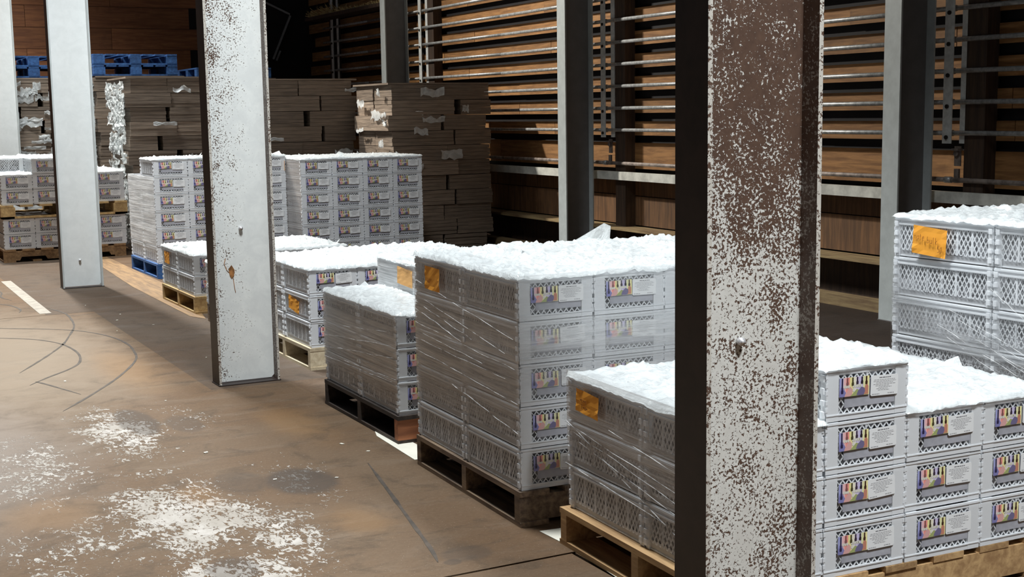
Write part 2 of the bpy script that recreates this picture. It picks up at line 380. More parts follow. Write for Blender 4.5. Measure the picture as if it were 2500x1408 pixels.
# ------------------------------------------------------------------ long wall with planks, rail and pipes
WX = 7.36
def add_wall_right():
    b = MB(); b.box(WX+.04, -1, 0, WX+.15, 21, 4.2)
    wr = tag(obj('wall_right', b.mesh('wall_right', M['darkpanel'])), 'brown plank wall behind the grey pipes', kind='structure')
    pl = {}
    for L in (1.2, 1.6, 2.0, 2.4):
        for hh in (.14, .26):
            q = MB(); q.box(-.022, .003, 0, 0, L-.003, hh); pl[L, hh] = q.mesh('plank', M['plank'])
    rows = [(.955, .26)] + [(1.339 + (k-1)*.2235 - .05, .14) for k in range(1, 12)]
    for z, hh in rows:
        y = 3.0 + R.random()*1.2
        while y < 20.6:
            L = R.choice((1.2, 1.6, 2.0, 2.4))
            L = min((l for l in (1.2, 1.6, 2.0, 2.4)), key=lambda l: abs(l-min(L, 21-y)))
            obj('plank', pl[L, hh], wr, (WX - R.random()*.006, y, z)); y += L
    pn = {}
    for hh in (.2, .3):
        q = MB(); q.box(-.02, .004, .004, 0, 1.216, hh-.004); pn[hh] = q.mesh('panel', M['panel'])
    for k in range(15):
        obj('panel', pn[.3], wr, (WX, 2.6+1.22*k, .38)); obj('panel', pn[.2], wr, (WX, 2.6+1.22*k, .68))
    q = MB(); q.box(-.02, .004, 0, 0, 2.436, .33); lp = q.mesh('kick_panel', M['post'])
    for k in range(8): obj('kick_panel', lp, wr, (WX, 2.6+2.44*k, .02))
    q = MB(); q.box(-.12, -.09, 0, 0, .09, 4.1); pm = q.mesh('post', M['post'])
    for y in (2.1, 6.72, 11.33, 15.9, 19.6): obj('post', pm, wr, (WX-.02, y, 0))
    q = MB(); q.box(7.1, 2, .345, WX-.02, 20.6, .372); tag(obj('trim_1', q.mesh('trim', M['base'])), 'narrow wooden ledge low on the plank wall', kind='structure')
    q = MB(); q.box(7.0, 2, 0, 7.12, 20.6, .085); tag(obj('trim_2', q.mesh('trim', M['base'])), 'yellowish timber beam along the foot of the plank wall', kind='structure')
    # white channel rail: web and two lips
    q = MB(); q.prism([(7.16, .845), (7.2, .845), (7.2, .86), (7.175, .866), (7.175, .90), (7.2, .908), (7.2, .928), (7.16, .928)], 2, 11.75, axis='y')
    q.prism([(7.165, .84), (7.205, .84), (7.205, .857), (7.18, .863), (7.18, .896), (7.205, .903), (7.205, .923), (7.165, .923)], 11.76, 20.6, axis='y')
    q.prism([(7.2, .86), (WX-.02, .86), (WX-.02, .90), (7.2, .90)], 2, 20.6, axis='y')
    tag(obj('trim_3', q.mesh('trim', M['rail'])), 'off-white grooved metal rail along the plank wall', kind='structure')
    # pipes
    names = ['lowest, rusty', 'second lowest', 'third from the bottom', 'fourth from the bottom', 'fifth from the bottom', 'sixth from the bottom',
             'seventh from the bottom', 'eighth from the bottom', 'ninth from the bottom', 'topmost']
    zs = [1.011] + [1.344 + .2186*k for k in range(9)]
    for i, zz in enumerate(zs):
        b = MB(); r = .0175 if i else .018
        ys = [2.0, 6.93, 11.58, 16.14, 19.9]
        for a, c in zip(ys[:-1], ys[1:]):
            s = R.uniform(-.004, .004)
            b.tube((7.2, a, zz), (7.2, (a+c)/2, zz-.004+s), r, 14); b.tube((7.2, (a+c)/2, zz-.004+s), (7.2, c, zz), r, 14)
        p = obj('wall_pipe', b.mesh('wall_pipe', M['pipe'] if i else M['rusty_pipe'], True))
        tag(p, 'long grey horizontal wall pipe, '+names[i]+' of the rack' if i else 'rusty horizontal wall pipe just above the white rail', 'pipe', 'horizontal pipes on the plank wall')
        for y in ys[1:4]:
            c = MB(); c.tube((7.2, y-.03, zz), (7.2, y+.03, zz), r+.005, 14)
            obj('coupling', c.mesh('coupling', M['pipe'], True), p)
    # hangers: front flat bar with bolts, rear bar and bracket
    for y, lab in ((6.93, 'beside the rightmost rear column'), (11.58, 'beside the middle rear column'), (16.14, 'beside the rear column over the cardboard'), (19.45, 'at the dark far end of the pipes')):
        h = empty('pipe_hanger', (7.2, y, 1.27))
        tag(h, 'white bolted upright flat bar holding pipes, '+lab, 'pipe hanger', 'uprights holding the wall pipes')
        b = MB(); b.box(-.03, -.042, 0, -.022, .042, 2.2); obj('front_bar', b.mesh('front_bar', M['hanger']), h)
        b = MB(); b.box(.022, -.14, 0, .03, -.07, 2.2); obj('rear_bar', b.mesh('rear_bar', M['hanger']), h)
        bm = MB(); bm.tube((-.042, 0, 0), (-.03, 0, 0), .015, 8); bmm = bm.mesh('bolt', M['bolt'])
        for zz in zs[1:]: obj('bolt', bmm, h, (0, 0, zz-1.27-.03))
        b = MB(); b.box(.02, -.09, -.16, .028, -.03, -.02); b.box(-.02, -.1, -.05, .028, -.04, -.035); b.tube((.0, -.06, -.07), (.02, -.06, -.07), .022, 10)
        b.box(.005, -.085, -.28, .025, -.045, -.18)
        obj('bracket', b.mesh('bracket', M['rusty_pipe']), h)
add_wall_right()

def add_wall_back():
    b = MB(); b.box(-6, 20.95, 0, 7.5, 21.1, 4.2)
    wb = tag(obj('wall_back', b.mesh('wall_back', M['darkpanel'])), 'reddish brown boarded end wall at the far left', kind='structure')  # near-black backing stands in for shadow beyond the planks
    q = MB(); q.box(.003, -.02, .003, 2.437, 0, .317); pm = q.mesh('plank', M['endplank'])
    for r in range(12):
        x = -5.6 + (r % 2)*1.2
        while x < 4.4:
            obj('plank', pm, wb, (x, 20.95, .02+.32*r)); x += 2.44
    # tilted dark panel with metal rim leaning high on the end wall
    t = empty('framed_panel', (6.55, 20.86, 2.5)); t.rotation_euler = (0, math.radians(24), 0)
    tag(t, 'dark tilted panel with thin metal rim high in the far corner', 'panel')
    b = MB(); b.box(-.55, -.01, 0, .12, .03, .78); obj('sheet', b.mesh('sheet', M['darkpanel']), t)
    b = MB(); b.box(-.55, -.03, .76, .15, .0, .79); obj('rim', b.mesh('rim', M['frame_metal']), t)
    b = MB(); b.box(.12, -.03, 0, .15, .0, .79); obj('rim', b.mesh('rim', M['frame_metal']), t)
    b = MB(); b.box(.18, -.03, .0, .205, .0, .17); obj('latch', b.mesh('latch', M['frame_metal']), t)
    # ledge with straw over the pipes
    b = MB(); b.box(6.9, 16.6, 2.98, 7.16, 19.9, 3.03); l = tag(obj('storage_ledge', b.mesh('storage_ledge', M['post'])), 'dark timber ledge with straw above the pipes', 'ledge')
    b = MB()
    for i in range(420):
        y = 16.7 + 3.2*R.random(); hgt = .05+.12*abs(noise.noise((y*2.3, 1, 2)))*2
        p = Vector((6.92+.2*R.random(), y, 3.03)); d = Vector((R.uniform(-1, .3), R.uniform(-1, 1), R.uniform(.2, 1.2))).normalized()*hgt
        sd = d.cross(Vector((1, 0, 0))).normalized()*.006
        b.quad(tuple(p-sd), tuple(p+sd), tuple(p+d+sd), tuple(p+d-sd))
    tag(obj('straw', b.mesh('straw', M['straw']), l), kind='stuff')
add_wall_back()

# ------------------------------------------------------------------ steel columns
def column(X0, Yc, w, d, web, fl_out, fl_in, edge, label, studs=()):
    c = empty('steel_column', (X0, Yc, 0)); tag(c, label, 'column', 'steel columns')
    b = MB(); b.prism([(.012, 0.03), (.03, .012), (w-.03, .012), (w-.012, .03), (w-.012, 4.3), (.012, 4.3)], -.006, .006, axis='y'); obj('web', b.mesh('web', web), c)
    for k, x in enumerate((0, w-.014)):
        b = MB(); b.box(x, -d/2, 0, x+.014, d/2, 4.3)
        me = b.mesh('flange', [fl_out if k == 0 else fl_in, edge])
        for p in me.polygons:
            if abs(p.normal.y) > .9: p.material_index = 1
        obj('flange', me, c)
    b = MB(); b.box(-.004, -d/2-.004, 0, w+.004, d/2+.004, .006); obj('base_plate', b.mesh('base_plate', M['flange'] if X0 < 4 else M['web_back']), c)
    for (x, z) in studs:
        b = MB(); b.tube((x, -.006, z), (x, -.022, z), .011, 10); b.tube((x, -.02, z), (x, -.026, z), .006, 8); obj('stud', b.mesh('stud', M['zinc'], True), c)
    return c
c_big = column(1.96, 2.745, .365, .14, M['web_big'], M['flange'], M['flange_speck'], M['flange_edge'], 'nearest steel column, white paint flaking over brown rust', ((.15, .935),))
c_mid = column(1.965, 7.44, .36, .15, M['web_mid'], M['flange'], M['flange_speck'], M['flange_edge'], 'speckled white steel column with a rust drip, before the low stacks', ((.18, .9),))
c_far = column(1.925, 12.53, .36, .15, M['web_far'], M['flange'], M['web_far'], M['grey_paint'], 'clean pale grey steel column in front of the double-decked crates', ((.17, .25),))
c_end = column(1.9, 17.3, .36, .15, M['web_far'], M['flange'], M['web_far'], M['grey_paint'], 'farthest steel column, cut by the left edge of the picture')
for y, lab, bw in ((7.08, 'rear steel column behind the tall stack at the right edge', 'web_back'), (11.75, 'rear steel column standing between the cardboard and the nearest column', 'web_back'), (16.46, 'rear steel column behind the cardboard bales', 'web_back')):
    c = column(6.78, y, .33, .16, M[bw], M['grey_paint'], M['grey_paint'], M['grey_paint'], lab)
# rust drip on the middle column
b = MB()
pts = [(.085, .73), (.075, .70), (.09, .66), (.115, .635), (.125, .61), (.13, .56), (.135, .53)]
for (a, q) in zip(pts[:-1], pts[1:]): b.tube((a[0], -.0065, a[1]), (q[0], -.0065, q[1]), .002, 6)
b.prism([(.1, .67), (.118, .69), (.135, .66), (.13, .625), (.115, .612), (.105, .63)], -.0062, -.0085, axis='y')
obj('rust_drip', b.mesh('rust_drip', M['rust_drip']), c_mid)

# ------------------------------------------------------------------ crates
CA, CB, CH = .315, .51, .16
def lattice(b, u0, u1, z0, z1, pitch, wid, thick, plane, off, slope):
    """diamond lattice in the plane x=off ('x': u is y) or y=off ('y': u is x)"""
    for sgn in (1, -1):
        hgt = (z1-z0); run = hgt/slope
        k = -run
        n = int((u1-u0+run)/pitch)+1
        for i in range(n+1):
            ua = u0 - run + i*pitch; ub = ua + run      # ua at z0, ub at z1 (sgn 1)
            p, q = (ua, z0), (ub, z1)
            def clip(p, q):
                (pu, pz), (qu, qz) = p, q
                t0, t1 = 0., 1.
                du = qu-pu
                ta, tb = (u0-pu)/du, (u1-pu)/du
                t0 = max(t0, min(ta, tb)); t1 = min(t1, max(ta, tb))
                if t1-t0 < .02: return None
                return (pu+du*t0, pz+(qz-pz)*t0), (pu+du*t1, pz+(qz-pz)*t1)
            c = clip(p, q)
            if not c: continue
            (pu, pz), (qu, qz) = c
            if sgn < 0: pz, qz = z0+z1-pz, z0+z1-qz
            hw = wid/2*math.sqrt(1+slope*slope)/slope
            o = [(pu-hw, pz), (pu+hw, pz), (qu+hw, qz), (qu-hw, qz)]
            o = [(min(max(u, u0), u1), z) for u, z in o]
            n0 = len(b.v)
            for t in (off, off+thick):
                for u, z in o: b.v.append((t, u, z) if plane == 'x' else (u, t, z))
            for qd in ((0,1,2,3),(7,6,5,4),(0,4,5,1),(2,6,7,3)):
                b.f.append(tuple(n0+x for x in qd)); b.m.append(0); b.c.append(None)
def crate_meshes():
    g = .004; a, bb, h = CA, CB, CH; x0, x1, y0, y1 = g, a-g, g, bb-g
    b = MB()
    for xx in (x0, x1-.046):
        for yy in (y0, y1-.026): b.box(xx, yy, 0, xx+.046, yy+.026, h-.003)
    for yy in (y0+.001, y1-.007):
        b.box(x0, yy, 0, x1, yy+.006, .017); b.box(x0, yy, h-.022, x1, yy+.006, h-.005)
        o = -.003 if yy < .1 else .006
        b.box(x0, yy+min(o, 0), .017, x1, yy+max(o, .003), .021); b.box(x0, yy+min(o, 0), h-.011, x1, yy+max(o, .003), h-.004)
        b.box(a/2-.0025, yy+.001, .017, a/2+.0025, yy+.005, h-.022)
        for z in (.03, .052, .082, .104, .13):
            for xx in (x0-.003, x1-.005): b.box(xx, yy+(-.002 if yy < .1 else .004), z, xx+.008, yy+(.002 if yy < .1 else .010), z+.013)
    for xx, s in ((x0, -1), (x1, 1)):
        t = xx if s < 0 else xx-.005
        for z in (.128, .146):                              # double top rail
            b.box(t-(.003 if s < 0 else 0), y0, z, t+.005+(.003 if s > 0 else 0), y1, z+.007)
        b.box(t+.001, y0, .126, t+.004, y1, h-.004)
        for k in range(1, 6):
            yy = y0+.03+(bb-.068)*k/6; b.box(t+.001, yy-.004, .026, t+.004, yy+.004, .128)
        for z, e in ((.012, .02), (.05, .016), (.085, .018), (.122, .02)):     # knuckles on the corner posts
            for yy in (y0+.004, y1-.02): b.box(xx-.008, yy, z, xx+.008, yy+.016, z+e)
    b.box(x0+.004, y0+.004, .001, x1-.004, y1-.004, .006)
    frame = b.mesh('crate_frame', M['crate'])
    band = []
    for xx, s in ((x0, -1), (x1, 1)):                       # stepped skirt at the foot of the long sides
        t = xx+.006 if s < 0 else xx-.010; b = MB()
        b.prism([(y0+.026, 0), (y1-.026, 0), (y1-.026, .032), (y1-.14, .032), (y1-.155, .022), (y0+.155, .022), (y0+.14, .032), (y0+.026, .032)], t, t+.004, axis='x')
        band.append(b.mesh('crate_skirt', M['crate_band']))
    b = MB()
    for yy in (y0+.002, y1-.005): lattice(b, x0+.046, x1-.046, .017, h-.022, .0235, .0032, .003, 'y', yy, 1.25)
    for xx in (x0+.001, x1-.004): lattice(b, y0+.026, y1-.026, .026, .128, .0215, .0032, .003, 'x', xx, 1.7)
    lat = b.mesh('crate_lattice', M['crate'])
    b = MB(); i = .017; b.box(x0+i, y0+i, .007, x1-i, y1-i, h-.012); con = b.mesh('crate_contents', M['contents'])
    b = MB(); b.box(.072, y0+.0008, .037, a-.052, y0+.0022, h-.041); card = b.mesh('insert_card', M['card'])
    return frame, band, lat, con, card
def picture_mesh():
    """printed card with a row of bottle necks and coloured shapes"""
    W, Hh = .112, .057; b = MB(); y = -.0008
    def rect(u0, v0, u1, v1, c, d): b.quad((u0*W, y-d, v0*Hh), (u1*W, y-d, v0*Hh), (u1*W, y-d, v1*Hh), (u0*W, y-d, v1*Hh), 0, c)
    def pl(pts, c, d): b.poly([(u*W, y-d, v*Hh) for u, v in pts], 0, tuple(.72*x+.28*.3 for x in c) if max(c) > .1 else c)
    b.box(0, 0, 0, W, .0006, Hh, 0, (.7, .68, .66))
    for u0, u1, c in ((0, .06, (.34, .36, .66)), (.06, .13, (.6, .6, .75)), (.13, .22, (.78, .48, .5)), (.22, .34, (.85, .3, .26)), (.34, .47, (.82, .74, .34)), (.47, .56, (.8, .76, .62)), (.56, .66, (.62, .56, .74)), (.66, .79, (.55, .5, .74)), (.79, .9, (.75, .74, .42)), (.9, 1, (.86, .8, .4))):
        rect(u0, .0, u1, 1, c, .0002)
    pl([(0, 0), (.2, 0), (.22, .2), (.12, .5), (.05, .52), (0, .3)], (.17, .17, .5), .0004)
    pl([(.17, 0), (.42, 0), (.44, .35), (.36, .52), (.3, .4), (.2, .15)], (.8, .4, .38), .0005)
    pl([(.36, 0), (.62, 0), (.66, .3), (.58, .36), (.46, .15)], (.36, .42, .1), .0006)
    pl([(.57, .02), (.82, .02), (.86, .2), (.84, .38), (.74, .45), (.62, .25)], (.1, .075, .24), .0007)
    pl([(.8, .03), (.97, .03), (.97, .45), (.93, .58), (.86, .5), (.84, .2)], (.62, .2, .1), .0006)
    for u in (.17, .24, .30, .47, .53, .6, .66, .71): pl([(u-.035, .5), (u, .42), (u+.04, .48), (u+.03, .6), (u-.02, .62)], (.82, .79, .7), .0008)
    pl([(.44, .25), (.5, .2), (.53, .42), (.46, .46)], (.85, .82, .76), .0008)
    for u, c, lo in ((.09, (.02, .015, .06), .18), (.26, (.2, .015, .015), .58), (.44, (.06, .05, .02), .55), (.595, (.04, .025, .05), .6), (.75, (.015, .012, .02), .6), (.9, (.05, .02, .012), .56)):
        pl([(u-.035, lo), (u+.035, lo), (u+.04, lo+.14), (u+.024, lo+.2), (u+.024, .99), (u-.024, .99), (u-.024, lo+.2), (u-.04, lo+.14)], c, .0009)
    return b.mesh('picture_card', M['print'])
def label_mesh(seed):
    rr = random.Random(seed); W, Hh = .105, .062; b = MB(); k = .004
    o = [(k, 0), (W-k, 0), (W, k), (W, Hh-k), (W-k, Hh), (k, Hh), (0, Hh-k), (0, k)]
    n = len(b.v)
    b.prism(o, -.0012, 0, axis='y'); b.c = [(.78, .79, .8)]*len(b.f)
    ink = (.36, .36, .38)
    def line(x0, x1, z, t, c):
        x = x0
        while x < x1:
            L = rr.uniform(.004, .011); e = min(x+L, x1)
            b.quad((x, -.0016, z), (e, -.0016, z), (e, -.0016, z+t), (x, -.0016, z+t), 0, c); x = e+.0018
    line(.032, .076, Hh-.0085, .0026, (.2, .2, .22))
    for i, (x0, x1) in enumerate(((.012, .092), (.01, .096), (.02, .085), (.01, .094), (.018, .07), (.03, .08), (.022, .066), (.028, .072))): line(x0, x1, Hh-.0145-i*.0045, .0014, ink)
    line(.006, .034, .004, .0022, ink); line(.066, .09, .005, .0022, ink)
    return b.mesh('paper_label', M['paper'])
FRAME, BAND, LAT, CON, CARD = crate_meshes()
PIC = picture_mesh(); LABS = [label_mesh(s) for s in range(3)]
ORD = ['first', 'second', 'third', 'fourth', 'fifth', 'sixth', 'seventh']
def crate(X, Y, Z, yaw, sc, label, group, printed=True):
    r = empty('plastic_crate', (X, Y, Z), yaw, sc); tag(r, label, 'crate', group)
    obj('frame', FRAME, r); obj('skirt', BAND[0], r); obj('skirt', BAND[1], r); obj('lattice', LAT, r); obj('contents', CON, r)
    if printed:
        obj('insert_card', CARD, r)
        obj('picture_card', PIC, r, (.052+R.uniform(-.003, .003), .0015, .069+R.uniform(-.003, .003)), (0, R.uniform(-.02, .02), 0))
        dx = R.choice((0, 0, 0, .002, .008))
        obj('paper_label', R.choice(LABS), r, (.166+dx, .0012, .062+R.uniform(-.004, .004)), (0, R.uniform(-.05, .03), 0))
    return r

# ------------------------------------------------------------------ pallets
def pallet(X, Y, yaw, kind, label, sc=1, z=0, notch=False, block=False, side=None, w=1.26, d=1.03):
    """stringers run across the stack (local x), deck boards along local y; returns deck height"""
    m = M[kind]; p = empty('pallet', (X, Y, z), yaw, sc); tag(p, label, 'pallet', 'pallets')
    hs = .1
    if block:
        bm = MB(); bm.box(0, 0, .02, .14, .12, .112); me = bm.mesh('block', m)
        for x in (0, w/2-.07, w-.14):
            for y in (0, d/2-.06, d-.12): obj('block', me, p, (x, y, 0))
        bm = MB(); bm.box(0, 0, 0, .13, d, .02); me = bm.mesh('bottom_board', m)
        for x in (0, w/2-.065, w-.13): obj('bottom_board', me, p, (x, 0, 0))
        bm = MB(); bm.box(0, 0, 0, w, .1, .02); me = bm.mesh('bottom_board', m)
        for y in (0, d-.1): obj('bottom_board', me, p, (0, y, 0))
    else:
        if notch: o = [(0, .018), (.16, .018), (.18, .055), (.42, .055), (.44, .018), (w-.44, .018), (w-.42, .055), (w-.18, .055), (w-.16, .018), (w, .018), (w, .115), (0, .115)]
        else: o = [(0, .018), (w, .018), (w, .115), (0, .115)]
        bm = MB(); bm.prism(o, 0, .042, axis='y'); me = bm.mesh('stringer', M[side] if side else m); me2 = bm.mesh('stringer', m)
        for k, y in enumerate((.004, d/2-.02, d-.046)): obj('stringer', me if k == 0 else me2, p, (0, y, 0))
        for x, ww in ((0, .12), (.29, .09), (.585, .09), (.88, .09), (w-.12, .12)):
            bm = MB(); bm.box(0, 0, 0, ww, d, .018); obj('bottom_board', bm.mesh('bottom_board', m), p, (x, R.uniform(-.006, .006), 0))
    n = 7; ww = .125
    bm = MB(); bm.box(0, 0, .115, ww, d, .135); me = bm.mesh('deck_board', m)
    for k in range(n): obj('deck_board', me, p, ((w-ww)*k/(n-1), R.uniform(-.008, .004), 0))
    return p
PH = .136

# ------------------------------------------------------------------ crumpled plastic, film, notes
def cover(X, Y, yaw, w, d, z, label, seed, sag=.018, amp=.03, over=.016, sc=1):
    amp *= .68
    b = MB(); nx, ny = max(4, int(w/.017)), max(4, int(d/.017)); o = Vector((seed*7.3, seed*3.1, 0))
    def hgt(x, y):
        p = Vector((x, y, 0)) + o
        t = 1.1*noise.noise(p*1.7); c, q = math.cos(t), math.sin(t)
        u, v = p.x*c - p.y*q, p.x*q + p.y*c
        a = noise.noise(p*3.2); r = 1-abs(noise.noise(Vector((u*3, v*10, 2)))); r2 = 1-abs(noise.noise(Vector((u*13, v*4, 4))))
        return amp*(.6*a + .7*r**5 + .4*r2**6)
    vs = []
    for j in range(ny+1):
        for i in range(nx+1):
            x = -over + (w+2*over)*i/nx; y = -over + (d+2*over)*j/ny
            e = max(0, -x, x-w, -y, y-d)
            zz = hgt(x, y)
            if e > 0:
                k = e/over
                zz = zz*.5 - k*sag*(.55+.9*abs(noise.noise(Vector((x*6, y*6, seed)))))
                x = min(max(x, -.008), w+.008); y = min(max(y, -.008), d+.008)
            vs.append((x, y, zz))
    b.v = vs
    for j in range(ny):
        for i in range(nx):
            q = j*(nx+1)+i; b.f.append((q, q+1, q+nx+2, q+nx+1)); b.m.append(0); b.c.append(None)
    # loose bag corners that stand up
    rr = random.Random(seed)
    for k in range(int(6*w*d)+1):
        x, y = rr.uniform(.05, w-.05), rr.uniform(.05, d-.05); t = rr.uniform(0, 6.28); L = rr.uniform(.05, .14); hh = rr.uniform(.02, .055)
        dx, dy = math.cos(t)*L, math.sin(t)*L; px, py = -math.sin(t)*hh*.7, math.cos(t)*hh*.7
        z0 = hgt(x, y)-.01
        b.poly([(x, y, z0), (x+dx, y+dy, z0), (x+dx*.7+px, y+dy*.7+py, z0+hh), (x+dx*.25+px, y+dy*.25+py, z0+hh*.55)])
    me = b.mesh('plastic_cover', M['cover'], True)
    return tag(obj('plastic_cover', me, None, (X, Y, z+.004), (0, 0, yaw)), label, 'plastic sheet', 'crumpled clear plastic on the stacks')
def film(X, Y, yaw, path, z0, z1, layers, label, mat='film', off=.0045, seed=1, mat2=None, folds=()):
    """stretch film along a local path [(x,y),...], layers(face, s, t) gives the film thickness"""
    b = MB(); lay = []; uvs = []; s_tot = 0
    nz = max(6, int((z1-z0)/.03)); base = 0
    for fi, (p, q) in enumerate(zip(path[:-1], path[1:])):
        p, q = Vector(p), Vector(q); L = (q-p).length; n = max(6, int(L/.03)); dn = Vector((q-p).normalized().yx); dn.y *= -1
        base = len(b.v)
        for i in range(n+1):
            for k in range(nz+1):
                s, t = i/n, k/nz; c = p.lerp(q, s)
                wv = .003*noise.noise(Vector((s*L*4+seed, t*5, fi))) + .002*noise.noise(Vector((s*L*2-t*14, seed, fi)))
                e = min(1, i/2, (n-i)/2)
                c = c + dn*(off + wv*e)
                b.v.append((c.x, c.y, z0+(z1-z0)*t)); lay.append(max(0, layers(fi, s, t))); uvs.append((s_tot+s*L, (z1-z0)*t))
        for i in range(n):
            for k in range(nz):
                a = base+i*(nz+1)+k; b.f.append((a, a+nz+1, a+nz+2, a+1)); b.m.append(1 if fi and mat2 else 0); b.c.append(None)
        s_tot += L
    me = b.mesh('stretch_film', [M[mat], M[mat2 or mat]], True)
    at = me.attributes.new('layers', 'FLOAT', 'POINT'); at.data.foreach_set('value', lay)
    uv = me.uv_layers.new(name='film')
    for lp in me.loops: uv.data[lp.index].uv = uvs[lp.vertex_index]
    fo = tag(obj('stretch_film', me, None, (X, Y, 0), (0, 0, yaw)), label, 'film', 'stretch film around the stacks')
    p, q = Vector(path[0]), Vector(path[1]); dn = Vector((q-p).normalized().yx); dn.y *= -1
    for fi, (sa, ta, sb, tb, wd) in enumerate(folds):          # bunched edges of the film on the first face
        b = MB(); n = 16; row = []
        for i in range(n+1):
            u = i/n; c = p.lerp(q, sa+(sb-sa)*u) + dn*(off+.005); zz = z0+(z1-z0)*(ta+(tb-ta)*u) + .006*noise.noise((u*5, fi, seed))
            hw = .5*wd*(.15+.85*abs(noise.noise((u*6, fi*3, seed+2)))*2)*min(1, i/2+.2, (n-i)/2+.2)
            row.append(((c.x, c.y, zz-hw), (c.x+dn.x*.003, c.y+dn.y*.003, zz), (c.x, c.y, zz+hw)))
        for i in range(n):
            for k in (0, 1): b.quad(row[i][k], row[i+1][k], row[i+1][k+1], row[i][k+1])
        obj('film_fold', b.mesh('film_fold', M['fold']), fo)
    return fo
def strokes_of(ch):
    D = {'n': [[(0,0),(0,.6)],[(0,.45),(.2,.6),(.35,.5),(.35,0)]], 'a': [[(.35,.6),(.1,.55),(0,.25),(.15,0),(.35,.15)],[(.35,.6),(.38,0)]],
         't': [[(.15,.9),(.15,.1),(.3,0)],[(0,.6),(.32,.6)]], 'e': [[(0,.3),(.35,.35),(.25,.6),(.05,.5),(0,.2),(.15,0),(.35,.08)]],
         'b': [[(0,1),(0,0)],[(0,.4),(.2,.55),(.35,.3),(.2,0),(0,.08)]], 'u': [[(0,.6),(.03,.1),(.2,0),(.35,.2)],[(.35,.6),(.36,0)]],
         'l': [[(.1,1),(.1,.05),(.2,0)]], 'k': [[(0,1),(0,0)],[(.32,.6),(0,.28),(.35,0)]],
         '5': [[(.35,1),(.05,1),(.02,.6),(.25,.6),(.35,.3),(.2,0),(0,.08)]], '0': [[(.18,1),(.02,.7),(.02,.3),(.18,0),(.34,.3),(.34,.7),(.18,1)]],
         'o': [[(.18,.6),(0,.3),(.18,0),(.36,.3),(.18,.6)]], '~': [[(0,.3),(.1,.5),(.2,.2),(.3,.5),(.4,.25)]]}
    return D.get(ch, [])
def note(X, Y, Z, rz, w, h, tilt, label, text, faded=0):
    """orange sheet on a left face: local x runs along the face towards the camera, local z up"""
    col = (.86, .36+.2*faded, .03+.25*faded); b = MB()
    n = 6
    for i in range(n):
        for k in range(n):
            def P(i, k): return (w*i/n, -.002-.006*abs(noise.noise((i*.6, k*.6, X*9)))*(1 if (i in (0, n) or k in (0, n)) else .5), h*k/n)
            b.quad(P(i, k), P(i+1, k), P(i+1, k+1), P(i, k+1), 0, col)
    me = b.mesh('paper_sheet', M['note'])
    r = empty('orange_note', (X, Y, Z), rz); r.rotation_euler = (0, tilt, rz); tag(r, label, 'note', 'orange notes on the stacks')
    obj('paper_sheet', me, r)
    t = MB(); ink = (.26, .09, .005)
    for (tx, x, z, s) in text:
        for ch in tx:
            for st in strokes_of(ch):
                for p, q in zip(st[:-1], st[1:]): t.tube((x+p[0]*s, -.0095, z+p[1]*s), (x+q[0]*s, -.0095, z+q[1]*s), .0009, 5)
            x += s*.55
    t.c = [ink]*len(t.f)
    if t.f: obj('handwriting', t.mesh('handwriting', M['note']), r)
    return r

# ------------------------------------------------------------------ the stacks
def stack(X, Y, yaw, sc, rows, z0, desc, group, imax=2, jmax=4, skip=lambda i, j, k, n: False, nameset=None):
    cy, sy = math.cos(yaw), math.sin(yaw)
    for i in range(imax):
        for j in range(jmax):
            n = rows(i, j)
            for k in range(n):
                if i > 0 and j > 0 and k < n-1 and k < rows(0, j): continue
                if skip(i, j, k, n): continue
                x, y = j*CA*sc, i*CB*sc
                jx, jy, ja = R.uniform(-.0012, .0012), R.uniform(-.003, .003), R.uniform(-.003, .003)
                lab = 'plastic crate in %s row, %s layer up, %s from left, %s' % ('front' if i == 0 else 'back', ORD[k], ORD[j], desc)
                crate(X+cy*x-sy*y+jx, Y+sy*x+cy*y+jy, z0+k*CH*sc, yaw+ja, sc, lab, group, i == 0)
def loc(X, Y, yaw, x, y): return X+math.cos(yaw)*x-math.sin(yaw)*y, Y+math.sin(yaw)*x+math.cos(yaw)*y
SW, SD = CA*4, CB*2

# near stack on tan pallet
nX, nY, nA = 2.265, 2.945, -.035
px, py = loc(nX, nY, nA, -.03, -.0)
pallet(px, py, nA, 'tan', 'tan wooden pallet under the nearest stack of crates', w=1.3)
nrows = lambda i, j: 4 if (j == 1 and i == 0) else 3
stack(nX, nY, nA, 1, nrows, PH, 'nearest stack', 'crates of the nearest stack')
cover(*loc(nX, nY, nA, 0, 0), nA, CA, SD, PH+3*CH, 'crumpled plastic on nearest stack, left of the flaking column', 1, amp=.022)
cover(*loc(nX, nY, nA, CA, 0), nA, CA, CB, PH+4*CH, 'crumpled plastic on raised crate just right of the flaking column', 2, amp=.025)
cover(*loc(nX, nY, nA, CA, CB), nA, CA, CB, PH+3*CH, 'crumpled plastic behind the raised crate of the nearest stack', 24, amp=.022)
cover(*loc(nX, nY, nA, 2*CA, 0), nA, 2*CA, SD, PH+3*CH, 'crumpled plastic on low right half of nearest stack', 3, amp=.022)
def lay_near(f, s, t):
    return max(0, .16 + .6*math.exp(-((t-.42-.3*(1-s))/.16)**2) + .25*math.exp(-((t-.97)/.08)**2))
film(nX, nY, nA, [(0, SD), (0, 0)], PH+.02, PH+3*CH+.02, lay_near, 'clear stretch film on the left side of the nearest stack', seed=3, folds=((.01, .62, .98, -.02, .004), (.0, .3, 1, .16, .003), (.02, .6, 1, .38, .002), (.05, .56, 1, .3, .002), (.1, .5, 1, .2, .002), (.3, .68, 1, .5, .002)))
x, y = loc(nX, nY, nA, -.016, .925)
note(x, y, .51, nA-math.pi/2, .155, .08, .06, 'orange note on nearest stack under film', [('~n~e', .04, .04, .022), ('t~a~', .05, .018, .02)])

